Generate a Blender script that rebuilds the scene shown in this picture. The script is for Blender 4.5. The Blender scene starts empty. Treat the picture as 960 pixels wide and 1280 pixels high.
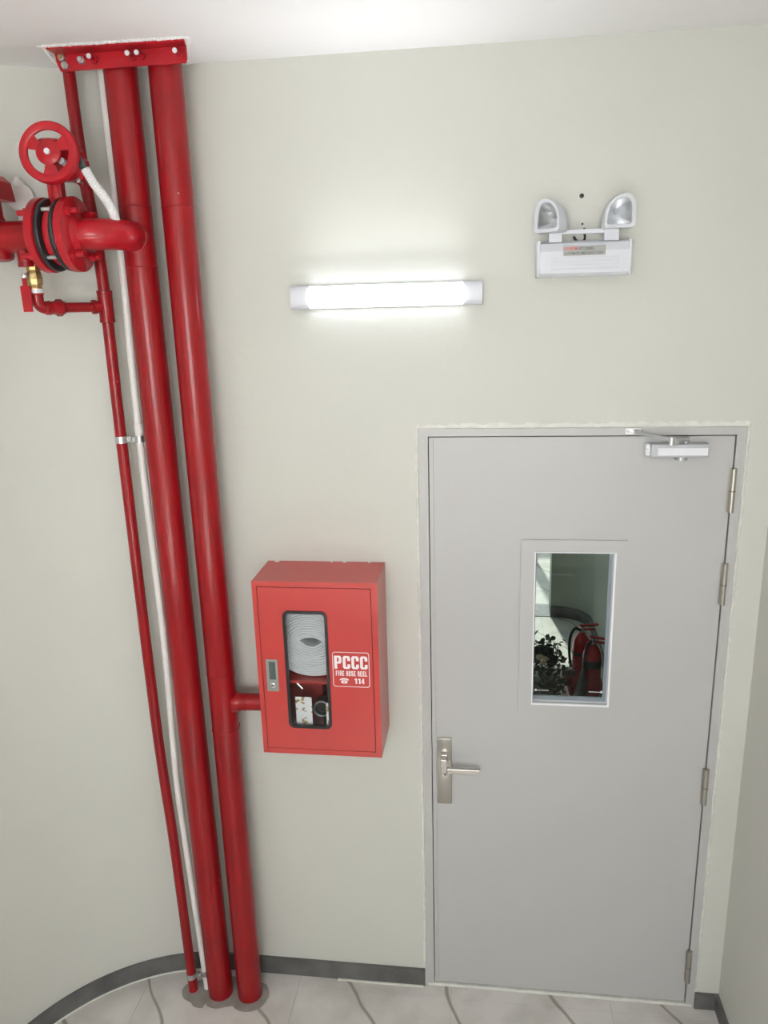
import bpy, bmesh, math, random
from mathutils import Vector, Matrix
random.seed(7)
C = bpy.context.scene
COL = C.collection
PI = math.pi

# ------------------------------------------------------------ camera
F_PX, YAW, PITCH, ROLL = 966.5, -0.1319, 0.2595, -0.0274
cam_d = bpy.data.cameras.new('camera'); cam = bpy.data.objects.new('camera', cam_d); COL.objects.link(cam)
fw = Vector((math.sin(YAW)*math.cos(PITCH), math.cos(YAW)*math.cos(PITCH), -math.sin(PITCH)))
r0 = Vector((math.cos(YAW), -math.sin(YAW), 0)); u0 = r0.cross(fw)
rt = r0*math.cos(ROLL) + u0*math.sin(ROLL); up = rt.cross(fw)
M = Matrix((rt, up, -fw)).transposed().to_4x4(); M.translation = Vector((0.2094, -2.4568, 2.5786))
cam.matrix_world = M
cam_d.sensor_fit = 'VERTICAL'; cam_d.sensor_height = 36; cam_d.lens = F_PX/1280*36
cam_d.clip_start = .02; cam_d.clip_end = 100
C.camera = cam

# ------------------------------------------------------------ light
w = bpy.data.worlds.new('world'); C.world = w; w.use_nodes = True
bg = w.node_tree.nodes['Background']; bg.inputs[0].default_value = (.86, .93, 1, 1); bg.inputs[1].default_value = .8
def area(name, loc, aim, sx, sy, power, col):
    l = bpy.data.lights.new(name, 'AREA'); l.shape = 'RECTANGLE'; l.size = sx; l.size_y = sy; l.energy = power; l.color = col
    o = bpy.data.objects.new(name, l); COL.objects.link(o); o.location = loc
    o.rotation_euler = (Vector(aim)-Vector(loc)).to_track_quat('-Z', 'Y').to_euler(); return o
area('daylight_window', (0.0, -4.7, 2.0), (0.0, 0, .5), 1.7, 1.7, 84, (.99, .99, 1))
lp = area('slab_bounce_fill', (0.0, -4.5, 3.15), (0.0, -3.55, .85), 1.5, .3, 110, (.99, .985, 1)); lp.data.spread = math.radians(44)  # added narrow beam, bounced off the slab below to fill the ceiling
sun = bpy.data.lights.new('sun', 'SUN'); sun.energy = 4.0; sun.angle = math.radians(2); sun.color = (1, .97, .92)
so = bpy.data.objects.new('sun', sun); COL.objects.link(so)
so.rotation_euler = Vector((.1, -.73, -1.27)).to_track_quat('-Z', 'Y').to_euler(); so.location = (0, 6, 6)
C.view_settings.view_transform = 'Standard'; C.view_settings.look = 'None'
C.view_settings.gamma = 1; C.view_settings.use_curve_mapping = False
C.view_settings.exposure = 0.29

# ------------------------------------------------------------ materials
def lin(r, g, b):
    f = lambda c: (c/255/12.92) if c/255 <= .04045 else ((c/255+.055)/1.055)**2.4
    return (f(r), f(g), f(b), 1)
MATS = {}
def mat(name, col, rough=.5, metal=0, coat=0, bump=0, bscale=60, var=0, vscale=4, spots=None, sscale=30, sthr=.7, emis=None, estr=0, bdist=.002, detail=3):
    m = bpy.data.materials.new(name); m.use_nodes = True; n = m.node_tree.nodes; L = m.node_tree.links
    p = n['Principled BSDF']; p.inputs['Base Color'].default_value = col; p.inputs['Roughness'].default_value = rough
    p.inputs['Metallic'].default_value = metal; p.inputs['Coat Weight'].default_value = coat; p.inputs['Coat Roughness'].default_value = .12
    tc = n.new('ShaderNodeTexCoord')
    last = None
    if var:
        nz = n.new('ShaderNodeTexNoise'); nz.inputs['Scale'].default_value = vscale; nz.inputs['Detail'].default_value = 5; L.new(tc.outputs['Object'], nz.inputs['Vector'])
        r = n.new('ShaderNodeValToRGB'); r.color_ramp.elements[0].position = .3; r.color_ramp.elements[1].position = .7
        r.color_ramp.elements[0].color = (col[0]*(1-var), col[1]*(1-var), col[2]*(1-var), 1)
        r.color_ramp.elements[1].color = (min(1, col[0]*(1+var)), min(1, col[1]*(1+var)), min(1, col[2]*(1+var)), 1)
        L.new(nz.outputs['Fac'], r.inputs['Fac']); last = r.outputs['Color']
    if spots:
        nz = n.new('ShaderNodeTexNoise'); nz.inputs['Scale'].default_value = sscale; nz.inputs['Detail'].default_value = 2; L.new(tc.outputs['Object'], nz.inputs['Vector'])
        r = n.new('ShaderNodeValToRGB'); r.color_ramp.elements[0].position = sthr; r.color_ramp.elements[1].position = sthr+.02
        L.new(nz.outputs['Fac'], r.inputs['Fac'])
        mx = n.new('ShaderNodeMix'); mx.data_type = 'RGBA'; L.new(r.outputs['Color'], mx.inputs['Factor'])
        if last: L.new(last, mx.inputs['A'])
        else: mx.inputs['A'].default_value = col
        mx.inputs['B'].default_value = spots; last = mx.outputs['Result']
    if last: L.new(last, p.inputs['Base Color'])
    if bump:
        nz = n.new('ShaderNodeTexNoise'); nz.inputs['Scale'].default_value = bscale; nz.inputs['Detail'].default_value = detail; L.new(tc.outputs['Object'], nz.inputs['Vector'])
        b = n.new('ShaderNodeBump'); b.inputs['Strength'].default_value = bump; b.inputs['Distance'].default_value = bdist
        L.new(nz.outputs['Fac'], b.inputs['Height']); L.new(b.outputs['Normal'], p.inputs['Normal'])
        if coat: L.new(b.outputs['Normal'], p.inputs['Coat Normal'])
    if emis:
        p.inputs['Emission Color'].default_value = emis; p.inputs['Emission Strength'].default_value = estr
    MATS[name] = m; return m
WALL = mat('wall_paint', (.60, .605, .555, 1), .55, bump=.25, bscale=35, var=.015, vscale=2, bdist=.003)
CEIL = mat('ceiling_paint', (.92, .91, .91, 1), .7, bump=.15, bscale=20)
PLAST = mat('filler_plaster', (.72, .72, .67, 1), .7, bump=.8, bscale=60, var=.08, vscale=30)
PIPE = mat('red_gloss_paint', (.24, .0032, .006, 1), .4, coat=.4, bump=.3, bscale=190, bdist=.0012, var=.1, vscale=5, spots=(.75, .6, .55, 1), sscale=26, sthr=.77)
VALVE = mat('red_valve_paint', (.36, .006, .013, 1), .4, coat=.45, bump=.35, bscale=70, bdist=.002, var=.12, vscale=14)
for m_ in (PIPE, VALVE):
    p_ = m_.node_tree.nodes['Principled BSDF']; p_.inputs['Specular IOR Level'].default_value = .2; p_.inputs['Coat Roughness'].default_value = .09
BOX = mat('red_powder_coat', (.44, .038, .033, 1), .34, coat=.25, bump=.25, bscale=260, bdist=.001, var=.04, vscale=8)
BOXIN = mat('red_inside_paint', (.3, .02, .02, 1), .5)
WPIPE = mat('white_pvc', (.78, .76, .73, 1), .4, var=.05, vscale=8)
WPLA = mat('white_plastic', (.68, .70, .75, 1), .35)
RUB = mat('black_rubber', (.012, .014, .016, 1), .35, bump=.2, bscale=80)
ZINC = mat('zinc_steel', (.55, .56, .56, 1), .35, metal=.9, var=.15, vscale=60)
CHR = mat('chrome', (.8, .8, .82, 1), .15, metal=1)
SATIN = mat('satin_nickel', (.50, .48, .44, 1), .3, metal=1, bump=.1, bscale=200)
BRASS = mat('brass', (.48, .36, .16, 1), .4, metal=.8, var=.2, vscale=60)
DOORM = mat('grey_door_paint', (.485, .485, .48, 1), .36, bump=.06, bscale=90, var=.01, vscale=3)
GAP = mat('dark_gap', (.02, .022, .024, 1), .8)
SILV = mat('silver_enamel', (.45, .46, .49, 1), .35, metal=.5)
WHT = mat('white_label', (.8, .81, .86, 1), .4)
LETT = mat('white_print', (.85, .80, .82, 1), .5)
GREYLAB = mat('grey_label', (.28, .28, .27, 1), .4, metal=.3)
BLKP = mat('black_print', (.03, .03, .03, 1), .5)
REDP = mat('red_print', (.6, .04, .04, 1), .5)
DARKPL = mat('dark_plastic', (.05, .06, .06, 1), .4)
SKIRT = mat('grey_stone_skirting', (.115, .115, .112, 1), .45, var=.3, vscale=9, bump=.1)
CEMENT = mat('cement_patch', (.27, .25, .23, 1), .85, bump=.8, bscale=50, var=.15, vscale=20)
HOSE = mat('white_canvas_hose', (.86, .88, .9, 1), .8, bump=.4, bscale=400)
LAMPON = mat('lit_diffuser', (.9, .9, .95, 1), .5, emis=(.82, .89, 1, 1), estr=6.0)
LENSF = mat('reflector', (.95, .95, .97, 1), .3, metal=.8, bump=.4, bscale=60, bdist=.003, detail=1)
CWALL = mat('shaded_wall_paint', (.27, .30, .26, 1), .6, bump=.2)  # same wall paint with the corridor's shade and glass tint put into the colour
LEAF = mat('dark_leaf', (.02, .045, .018, 1), .45, var=.5, vscale=30)
ROSE = mat('cream_petal', (.72, .58, .38, 1), .6, var=.15, vscale=30)
POT = mat('dark_pot', (.03, .035, .03, 1), .3)
EXR = mat('extinguisher_red', (.52, .01, .02, 1), .25, coat=.5)
CONC = mat('granite_threshold', (.25, .25, .27, 1), .6, var=.2, vscale=20)
COUR = mat('courtyard_wall_paint', (.8, .8, .78, 1), .7, bump=.1)
BEIGE = mat('beige_column_paint', (.55, .5, .42, 1), .7)
REFL = mat('pane_reflection', (.95, .94, .95, 1), .5, spots=(.45, .33, .16, 1), sscale=45, sthr=.56)  # mottled white imitating the bright outdoors mirrored in the cabinet glass

# marble tile with grey diagonal veins
def marble():
    m = bpy.data.materials.new('white_marble_tile'); m.use_nodes = True; n = m.node_tree.nodes; L = m.node_tree.links
    p = n['Principled BSDF']; p.inputs['Roughness'].default_value = .18
    g = n.new('ShaderNodeNewGeometry')
    mp = n.new('ShaderNodeMapping'); mp.inputs['Rotation'].default_value = (0, 0, math.radians(-33.5)); L.new(g.outputs['Position'], mp.inputs['Vector'])
    wv = n.new('ShaderNodeTexWave'); wv.wave_type = 'BANDS'; wv.bands_direction = 'X'; wv.wave_profile = 'SIN'
    wv.inputs['Scale'].default_value = .93; wv.inputs['Distortion'].default_value = 3.2; wv.inputs['Detail'].default_value = 3
    wv.inputs['Detail Scale'].default_value = 1.2; wv.inputs['Phase Offset'].default_value = 1.7
    L.new(mp.outputs['Vector'], wv.inputs['Vector'])
    r = n.new('ShaderNodeValToRGB'); e = r.color_ramp.elements
    e[0].position = .994; e[0].color = (0, 0, 0, 1); e[1].position = 1.0; e[1].color = (1, 1, 1, 1)
    L.new(wv.outputs['Fac'], r.inputs['Fac'])
    nz = n.new('ShaderNodeTexNoise'); nz.inputs['Scale'].default_value = 5; nz.inputs['Detail'].default_value = 6; L.new(g.outputs['Position'], nz.inputs['Vector'])
    r2 = n.new('ShaderNodeValToRGB'); r2.color_ramp.elements[0].color = (.52, .50, .475, 1); r2.color_ramp.elements[1].color = (.66, .64, .615, 1)
    r2.color_ramp.elements[0].position = .35; r2.color_ramp.elements[1].position = .6
    L.new(nz.outputs['Fac'], r2.inputs['Fac'])
    ml = n.new('ShaderNodeMath'); ml.operation = 'MULTIPLY'; ml.inputs[1].default_value = .75; L.new(r.outputs['Color'], ml.inputs[0])
    mx = n.new('ShaderNodeMix'); mx.data_type = 'RGBA'; L.new(ml.outputs[0], mx.inputs['Factor']); L.new(r2.outputs['Color'], mx.inputs['A']); mx.inputs['B'].default_value = (.2, .18, .13, 1)
    L.new(mx.outputs['Result'], p.inputs['Base Color']); return m
MARB = marble()
def glass(name, tint):
    m = bpy.data.materials.new(name); m.use_nodes = True; n = m.node_tree.nodes; L = m.node_tree.links
    n.remove(n['Principled BSDF']); t = n.new('ShaderNodeBsdfTransparent'); t.inputs[0].default_value = tint
    gl = n.new('ShaderNodeBsdfGlossy'); gl.inputs['Roughness'].default_value = .02
    fr = n.new('ShaderNodeFresnel'); fr.inputs[0].default_value = 1.45
    mx = n.new('ShaderNodeMixShader'); L.new(fr.outputs[0], mx.inputs[0]); L.new(t.outputs[0], mx.inputs[1]); L.new(gl.outputs[0], mx.inputs[2])
    L.new(mx.outputs[0], n['Material Output'].inputs[0]); return m
GLASS = glass('clear_glass', (.86, .92, .88, 1)); GLASS2 = glass('box_glass', (.96, .97, .97, 1))

# ------------------------------------------------------------ helpers
def link(name, bm, m, parent=None, smooth=False, bevel=0, seg=2):
    if bevel:
        es = [e for e in bm.edges if len(e.link_faces) == 2 and e.calc_face_angle(0) > .6]
        bmesh.ops.bevel(bm, geom=es, offset=bevel, segments=seg, affect='EDGES', profile=.5, clamp_overlap=True)
    bmesh.ops.recalc_face_normals(bm, faces=bm.faces)
    me = bpy.data.meshes.new(name); bm.to_mesh(me); bm.free(); me.materials.append(m)
    o = bpy.data.objects.new(name, me); COL.objects.link(o)
    if smooth:
        for f in me.polygons: f.use_smooth = True
        for e in me.edges: pass
        try: me.set_sharp_from_angle(angle=math.radians(38))
        except Exception: pass
    if parent:
        o.parent = parent; o.matrix_parent_inverse = Matrix.Translation(parent.location).inverted() if parent.get('_abs') else Matrix()
    return o
def empty(name, loc, label=None, cat=None, group=None, kind=None):
    o = bpy.data.objects.new(name, None); COL.objects.link(o); o.location = loc; o.empty_display_size = .05
    o['_abs'] = 1
    tag(o, label, cat, group, kind); return o
def tag(o, label=None, cat=None, group=None, kind=None):
    if label: o['label'] = label
    if cat: o['category'] = cat
    if group: o['group'] = group
    if kind: o['kind'] = kind
    return o
def box(bm, a, b, mtx=None):
    r = bmesh.ops.create_cube(bm, size=1); vs = r['verts']
    for v in vs:
        v.co = Vector(((a[i]+b[i])/2 + v.co[i]*(b[i]-a[i]) for i in range(3)))
        if mtx: v.co = mtx @ v.co
    return vs
def bx(name, a, b, m, parent=None, bevel=0, mtx=None, smooth=False):
    bm = bmesh.new(); box(bm, a, b, mtx); return link(name, bm, m, parent, bevel=bevel, smooth=smooth)
def ring_frame(d):
    d = d.normalized(); a = Vector((0, 0, 1)) if abs(d.z) < .9 else Vector((1, 0, 0))
    x = a.cross(d).normalized(); return x, d.cross(x)
def tube(bm, pts, r, n=20, caps=True):
    """swept tube through points; r number or list"""
    pts = [Vector(q) for q in pts]; k = len(pts); rs = r if isinstance(r, (list, tuple)) else [r]*k
    dirs = []
    for i in range(k):
        if i == 0: d = pts[1]-pts[0]
        elif i == k-1: d = pts[-1]-pts[-2]
        else: d = (pts[i+1]-pts[i]).normalized() + (pts[i]-pts[i-1]).normalized()
        if d.length < 1e-9: d = dirs[-1]
        dirs.append(d.normalized())
    x, y = ring_frame(dirs[0]); rings = []
    for i in range(k):
        x = (x - dirs[i]*x.dot(dirs[i])).normalized(); y = dirs[i].cross(x)
        rings.append([bm.verts.new(pts[i] + (x*math.cos(t*2*PI/n) + y*math.sin(t*2*PI/n))*rs[i]) for t in range(n)])
    for i in range(k-1):
        for t in range(n):
            bm.faces.new((rings[i][t], rings[i][(t+1) % n], rings[i+1][(t+1) % n], rings[i+1][t]))
    if caps: bm.faces.new(rings[0][::-1]); bm.faces.new(rings[-1])
def cyl(bm, a, b, r, n=24, r2=None):
    tube(bm, [a, b], [r, r if r2 is None else r2], n)
def cy(name, a, b, r, m, parent=None, n=24, r2=None, bevel=0, smooth=True):
    bm = bmesh.new(); cyl(bm, a, b, r, n, r2); return link(name, bm, m, parent, smooth=smooth, bevel=bevel)
def lathe(bm, o, axis, prof, n=32):
    """prof: list of (t along axis, radius)"""
    o = Vector(o); d = Vector(axis).normalized(); x, y = ring_frame(d); rings = []
    for t, r in prof:
        rings.append([bm.verts.new(o + d*t + (x*math.cos(k*2*PI/n) + y*math.sin(k*2*PI/n))*max(r, 1e-4)) for k in range(n)])
    for i in range(len(rings)-1):
        for k in range(n): bm.faces.new((rings[i][k], rings[i][(k+1) % n], rings[i+1][(k+1) % n], rings[i+1][k]))
    bm.faces.new(rings[0][::-1]); bm.faces.new(rings[-1])
def la(name, o, axis, prof, m, parent=None, n=32, smooth=True):
    bm = bmesh.new(); lathe(bm, o, axis, prof, n); return link(name, bm, m, parent, smooth=smooth)
def torus(bm, c, axis, R, r, n=36, k=10):
    c = Vector(c); d = Vector(axis).normalized(); x, y = ring_frame(d); G = []
    for i in range(n):
        a = i*2*PI/n; e = x*math.cos(a)+y*math.sin(a)
        G.append([bm.verts.new(c + e*(R + r*math.cos(b*2*PI/k)) + d*r*math.sin(b*2*PI/k)) for b in range(k)])
    for i in range(n):
        for b in range(k): bm.faces.new((G[i][b], G[(i+1) % n][b], G[(i+1) % n][(b+1) % k], G[i][(b+1) % k]))
def prism(bm, poly, ext, o=(0, 0, 0), u=(1, 0, 0), v=(0, 0, 1)):
    """polygon in plane (u,v) at o, extruded by vector ext"""
    o, u, v, ext = Vector(o), Vector(u), Vector(v), Vector(ext)
    A = [bm.verts.new(o+u*a+v*b) for a, b in poly]; B = [bm.verts.new(q.co+ext) for q in A]; n = len(A)
    bm.faces.new(A); bm.faces.new(B[::-1])
    for i in range(n): bm.faces.new((A[i], B[i], B[(i+1) % n], A[(i+1) % n]))
def frame_prism(bm, outer, inner, ext, o=(0, 0, 0), u=(1, 0, 0), v=(0, 0, 1)):
    """ring between two loops with the same number of points"""
    o, u, v, ext = Vector(o), Vector(u), Vector(v), Vector(ext); n = len(outer)
    mk = lambda P, e: [bm.verts.new(o+u*a+v*b+e) for a, b in P]
    Z = Vector((0, 0, 0)); A, B, A2, B2 = mk(outer, Z), mk(inner, Z), mk(outer, ext), mk(inner, ext)
    for i in range(n):
        j = (i+1) % n
        for q in ((A[i], A[j], B[j], B[i]), (A2[j], A2[i], B2[i], B2[j]), (A[j], A[i], A2[i], A2[j]), (B[i], B[j], B2[j], B2[i])): bm.faces.new(q)
def rrect(x0, x1, z0, z1, r, k=5):
    P = []
    for cx, cz, a0 in ((x1-r, z1-r, 0), (x0+r, z1-r, 90), (x0+r, z0+r, 180), (x1-r, z0+r, 270)):
        for i in range(k+1):
            a = math.radians(a0+90*i/k); P.append((cx+r*math.cos(a), cz+r*math.sin(a)))
    return P
def rect_sub(x0, x1, z0, z1, k=5):
    """square corners with as many points as rrect"""
    P = []
    for cx, cz in ((x1, z1), (x0, z1), (x0, z0), (x1, z0)): P += [(cx, cz)]*(k+1)
    return P
def arc(c, e1, e2, r, a0, a1, k=10):
    c, e1, e2 = Vector(c), Vector(e1), Vector(e2)
    return [c + (e1*math.cos(math.radians(a0+(a1-a0)*i/k)) + e2*math.sin(math.radians(a0+(a1-a0)*i/k)))*r for i in range(k+1)]
def text(name, s, x, z, y, width, height, m, parent, bold=0.0, ext=.0004, rot=0, xdir=Vector((1, 0, 0))):
    """flat lettering fitted into width x height, lower-left at x,z, facing -y"""
    cu = bpy.data.curves.new(name, 'FONT'); cu.body = s; cu.size = 1; cu.offset = bold; cu.extrude = 0
    t = bpy.data.objects.new(name, cu); COL.objects.link(t)
    dg = bpy.context.evaluated_depsgraph_get(); dg.update()
    me = bpy.data.meshes.new_from_object(t.evaluated_get(dg)); COL.objects.unlink(t); bpy.data.objects.remove(t)
    xs = [v.co.x for v in me.vertices]; ys = [v.co.y for v in me.vertices]
    sx = width/(max(xs)-min(xs)); sy = height/(max(ys)-min(ys)); x0, y0 = min(xs), min(ys)
    for v in me.vertices: v.co = Vector((x+(v.co.x-x0)*sx, y, z+(v.co.y-y0)*sy))
    me.materials.clear(); me.materials.append(m)
    o = bpy.data.objects.new(name, me); COL.objects.link(o)
    if parent: o.parent = parent; o.matrix_parent_inverse = Matrix.Translation(parent.location).inverted() if parent.get('_abs') else Matrix()
    return o

# ------------------------------------------------------------ setting
H = 3.286; XR = 1.093; R = .70; XC = -.807; XL = XC-R; YB = -4.8
S = 'structure'
# back wall with the doorway
bm = bmesh.new()
box(bm, (XC, 0, 0), (.004, .14, H)); box(bm, (.004, 0, 2.197), (1.003, .14, H)); box(bm, (1.003, 0, 0), (XR+.14, .14, H))
tag(link('wall_back', bm, WALL), kind=S)
# curved wall running into the left wall
def curve_strip(name, r_in, thick, z0, z1, m, flip=1):
    bm = bmesh.new(); P = []; k = 40
    for i in range(k+1):
        a = math.radians(90+90*i/k); P.append((math.cos(a), math.sin(a)))
    ins = [(XC+c*r_in, -R+s*r_in) for c, s in P] + [(XC-r_in, YB)]
    outs = [(XC+c*(r_in+thick), -R+s*(r_in+thick)) for c, s in P] + [(XC-r_in-thick, YB)]
    A = [bm.verts.new((x, y, z0)) for x, y in ins]; B = [bm.verts.new((x, y, z1)) for x, y in ins]
    D = [bm.verts.new((x, y, z0)) for x, y in outs]; E = [bm.verts.new((x, y, z1)) for x, y in outs]
    for i in range(len(A)-1):
        for q in ((A[i], A[i+1], B[i+1], B[i]), (D[i+1], D[i], E[i], E[i+1]), (B[i], B[i+1], E[i+1], E[i]), (A[i+1], A[i], D[i], D[i+1])): bm.faces.new(q)
    for q in ((A[0], B[0], E[0], D[0]), (A[-1], D[-1], E[-1], B[-1])): bm.faces.new(q)
    return link(name, bm, m, smooth=True)
tag(curve_strip('wall_left', R, .14, 0, H, WALL), kind=S)
tag(bx('wall_right', (XR, YB, 0), (XR+.14, 0, H), WALL), kind=S)
tag(bx('wall_rear', (XL-.14, YB-.14, 0), (XR+.14, YB, H), WALL), kind=S)
tag(bx('floor_bounce_slab', (XL, YB, .73), (XR, -2.9, .85), mat('pale_bounce_tile', (.72, .70, .67, 1), .3)), kind=S)  # unseen slab, added to throw light upward and shade the lower wall
tag(bx('ceiling', (XL-.14, YB, H), (XR+.14, .14, H+.14), CEIL), kind=S)
tag(bx('trim_1', (XL, -1.3, H-.004), (-.6, -.51, H), CEIL, bevel=.002), kind=S)
# baseboards, 75 mm, with a thin white grout line at the foot
tag(curve_strip('baseboard_left', R-.012, .0115, 0.001, .075, SKIRT), kind=S)
bl = curve_strip('baseboard_grout', R-.017, .006, 0.0, .004, PLAST); tag(bl, kind=S); bl.name = 'trim_2'
tag(bx('baseboard_back', (XC, -.012, .001), (-.004, 0, .075), SKIRT), kind=S)
tag(bx('baseboard_back', (1.008, -.012, .001), (XR-.0125, 0, .068), SKIRT), kind=S)
tag(bx('baseboard_right', (XR-.012, YB, .001), (XR, 0, .068), SKIRT), kind=S)
tag(bx('trim_3', (-.35, -.019, 0), (-.01, -.0125, .005), PLAST), kind=S)
# filler round the door frame: thin uneven plaster bead
def bead(name, pts, wd, m=PLAST, dep=.004, step=.012):
    bm = bmesh.new()
    for a, b in zip(pts[:-1], pts[1:]):
        a, b = Vector(a), Vector(b); L = (b-a).length; k = max(2, int(L/step)); d = (b-a)/L; nrm = Vector((-d.z, 0, d.x))
        rows = []
        for i in range(k+1):
            q = a+d*L*i/k; w1 = wd*(.6+.8*random.random()); w2 = wd*(.25+.3*random.random()); y = -dep*(.5+.7*random.random())
            rows.append([bm.verts.new(q+nrm*w1), bm.verts.new(q+nrm*w1*.4+Vector((0, y, 0))), bm.verts.new(q-nrm*w2*.3+Vector((0, y, 0))), bm.verts.new(q-nrm*w2)])
        for i in range(k):
            for j in range(3): bm.faces.new((rows[i][j], rows[i+1][j], rows[i+1][j+1], rows[i][j+1]))
    return tag(link(name, bm, m, smooth=True), kind=S)
bead('trim_4', [(1.011, -.0005, 2.201), (-.004, -.0005, 2.201)][::-1], .012)
bead('trim_5', [(-.001, -.0005, .08), (-.001, -.0005, 2.205)], .007)
bead('trim_6', [(1.008, -.0005, 2.205), (1.008, -.0005, .07)], .007)

# floor of marble tiles
fl = tag(bx('floor', (XL-.2, YB, -.06), (2.0, 9, -.009), mat('pale_grout', (.5, .49, .46, 1), .8)), kind=S)
tile_me = {}
def tile(x0, x1, y0, y1):
    g = .0003; w_, l_ = round(x1-x0, 4), round(y1-y0, 4)
    if (w_, l_) not in tile_me:
        bm = bmesh.new(); box(bm, (g, g, 0), (w_-g, l_-g, .009)); 
        es = [e for e in bm.edges if e.verts[0].co.z > .008 and e.verts[1].co.z > .008]
        bmesh.ops.bevel(bm, geom=es, offset=.0006, segments=1, affect='EDGES')
        me = bpy.data.meshes.new('floor_tile'); bm.to_mesh(me); bm.free(); me.materials.append(MARB); tile_me[(w_, l_)] = me
    o = bpy.data.objects.new('floor_tile', tile_me[(w_, l_)]); COL.objects.link(o); o.location = (x0, y0, -.009); o.parent = fl
xs = [-1.7+.6*i for i in range(6)]
for x in xs:
    for j in range(8):
        y1 = -.055-.6*j
        if y1-.6 < YB: break
        tile(x, x+.6, y1-.6, y1)
    tile(x, x+.6, -.055, .0) if x > -.2 or True else None
for x in xs:
    for j in range(6): tile(x, x+.6, .17+.6*j, .17+.6*(j+1))
for i in range(8):
    for j in range(8): tile(-1.5+.6*(i-2), -1.5+.6*(i-1), 4.05+.6*j, 4.05+.6*(j+1))
# ------------------------------------------------------------ corridor beyond the door
tag(bx('floor_corridor_threshold', (-2.2, 3.77, -.009), (2.4, 4.05, .006), CONC), kind=S).name = 'trim_7'
tag(bx('ceiling_corridor', (-2.2, .14, 2.6), (2.4, 3.9, 2.72), CEIL), kind=S)
bm = bmesh.new(); poly = [(.78, 3.78), (.82, 3.78)]
poly += [(.82+.27*math.sin(math.radians(a)), 3.51+.27*math.cos(math.radians(a))) for a in range(10, 91, 10)]
poly += [(1.09, .14), (1.24, .14), (1.24, 3.93), (.78, 3.93)]
prism(bm, poly, (0, 0, 2.6), u=(1, 0, 0), v=(0, 1, 0)); tag(link('wall_corridor_right', bm, CWALL, smooth=True), kind=S)
bm = bmesh.new(); poly = [(.779, 3.768), (.82, 3.768)]
poly += [(.82+.258*math.sin(math.radians(a)), 3.51+.258*math.cos(math.radians(a))) for a in range(10, 91, 10)]
poly += [(1.078, .145), (1.0895, .145)]
poly += [(.82+.2695*math.sin(math.radians(a)), 3.51+.2695*math.cos(math.radians(a))) for a in range(90, 9, -10)] + [(.779, 3.7795)]
prism(bm, poly, (0, 0, .09), o=(0, 0, .001), u=(1, 0, 0), v=(0, 1, 0)); tag(link('baseboard_corridor', bm, SKIRT, smooth=True), kind=S)
tag(bx('wall_corridor_left', (-2.2, .14, 0), (-2.06, 3.93, 2.6), CWALL), kind=S)
tag(bx('wall_corridor_lintel', (-2.06, 3.78, 1.9), (.78, 3.93, 2.6), CWALL), kind=S)
tag(bx('wall_courtyard', (-3, 7.4, 0), (3, 7.55, 3.6), COUR), kind=S)
tag(bx('trim_8', (.66, 5.1, .0), (.76, 5.3, 2.9), BEIGE), kind=S)

# ------------------------------------------------------------ door
door = empty('door_1', (.5, 0, 0), 'grey painted steel door with a glazed viewing panel, closed in its frame', 'door', kind=S)
FT = 2.197; LX0, LX1, LZ0, LZ1 = .036, .9725, .020, 2.169
bm = bmesh.new()
box(bm, (.004, -.004, 0), (LX0-.004, .13, FT)); box(bm, (LX1+.004, -.004, 0), (1.003, .13, FT)); box(bm, (LX0-.004, -.004, LZ1+.004), (LX1+.004, .13, FT))
box(bm, (LX0-.004, .052, 0), (LX0+.012, .13, LZ1+.004)); box(bm, (LX1-.012, .052, 0), (LX1+.004, .13, LZ1+.004)); box(bm, (LX0+.012, .052, LZ1-.012), (LX1-.012, .13, LZ1+.004))
link('door_frame', bm, DOORM, door)
bx('gap_seal', (LX0-.004, .046, .012), (LX0+.004, .0515, LZ1+.004), GAP, door); bx('gap_seal', (LX1-.004, .046, .012), (LX1+.004, .0515, LZ1+.004), GAP, door); bx('gap_seal', (LX0+.004, .046, LZ1-.004), (LX1-.004, .0515, LZ1+.004), GAP, door)
bx('threshold', (.006, -.006, 0), (1.0, .13, .012), PLAST, door, bevel=.003)
# leaf with the hole for the glass
WX0, WX1, WZ0, WZ1 = .381, .632, 1.245, 1.789
bm = bmesh.new()
o_ = [(LX0, LZ0), (LX1, LZ0), (LX1, LZ1), (LX0, LZ1)]; i_ = [(WX0-.01, WZ0-.01), (WX1+.01, WZ0-.01), (WX1+.01, WZ1+.01), (WX0-.01, WZ1+.01)]
frame_prism(bm, o_, i_, (0, .044, 0), o=(0, 0.001, 0)); link('leaf', bm, DOORM, door)
bx('leaf_lip', (LX0-.001, -.002, LZ0), (LX0+.013, .0012, LZ1-.001), DOORM, door, bevel=.001)
bm = bmesh.new()
frame_prism(bm, [(.334, 1.190), (.672, 1.190), (.672, 1.832), (.334, 1.832)], [(WX0, WZ0), (WX1, WZ0), (WX1, WZ1), (WX0, WZ1)], (0, .014, 0), o=(0, -.007, 0))
wt = link('window_trim', bm, DOORM, door, bevel=.0015)
bm = bmesh.new()
frame_prism(bm, [(WX0-.001, WZ0-.001), (WX1+.001, WZ0-.001), (WX1+.001, WZ1+.001), (WX0-.001, WZ1+.001)], [(WX0+.001, WZ0+.001), (WX1-.001, WZ0+.001), (WX1-.001, WZ1-.001), (WX0+.001, WZ1-.001)], (0, .045, 0), o=(0, .0055, 0))
link('reveal', bm, WHT, door)
bm = bmesh.new()
frame_prism(bm, [(WX0-.003, WZ0-.006), (WX1+.006, WZ0-.006), (WX1+.006, WZ1+.002), (WX0-.003, WZ1+.002)], [(WX0+.0005, WZ0+.0005), (WX1-.0005, WZ0+.0005), (WX1-.0005, WZ1-.0005), (WX0+.0005, WZ1-.0005)], (0, .006, 0), o=(0, -.0095, 0))
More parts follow.
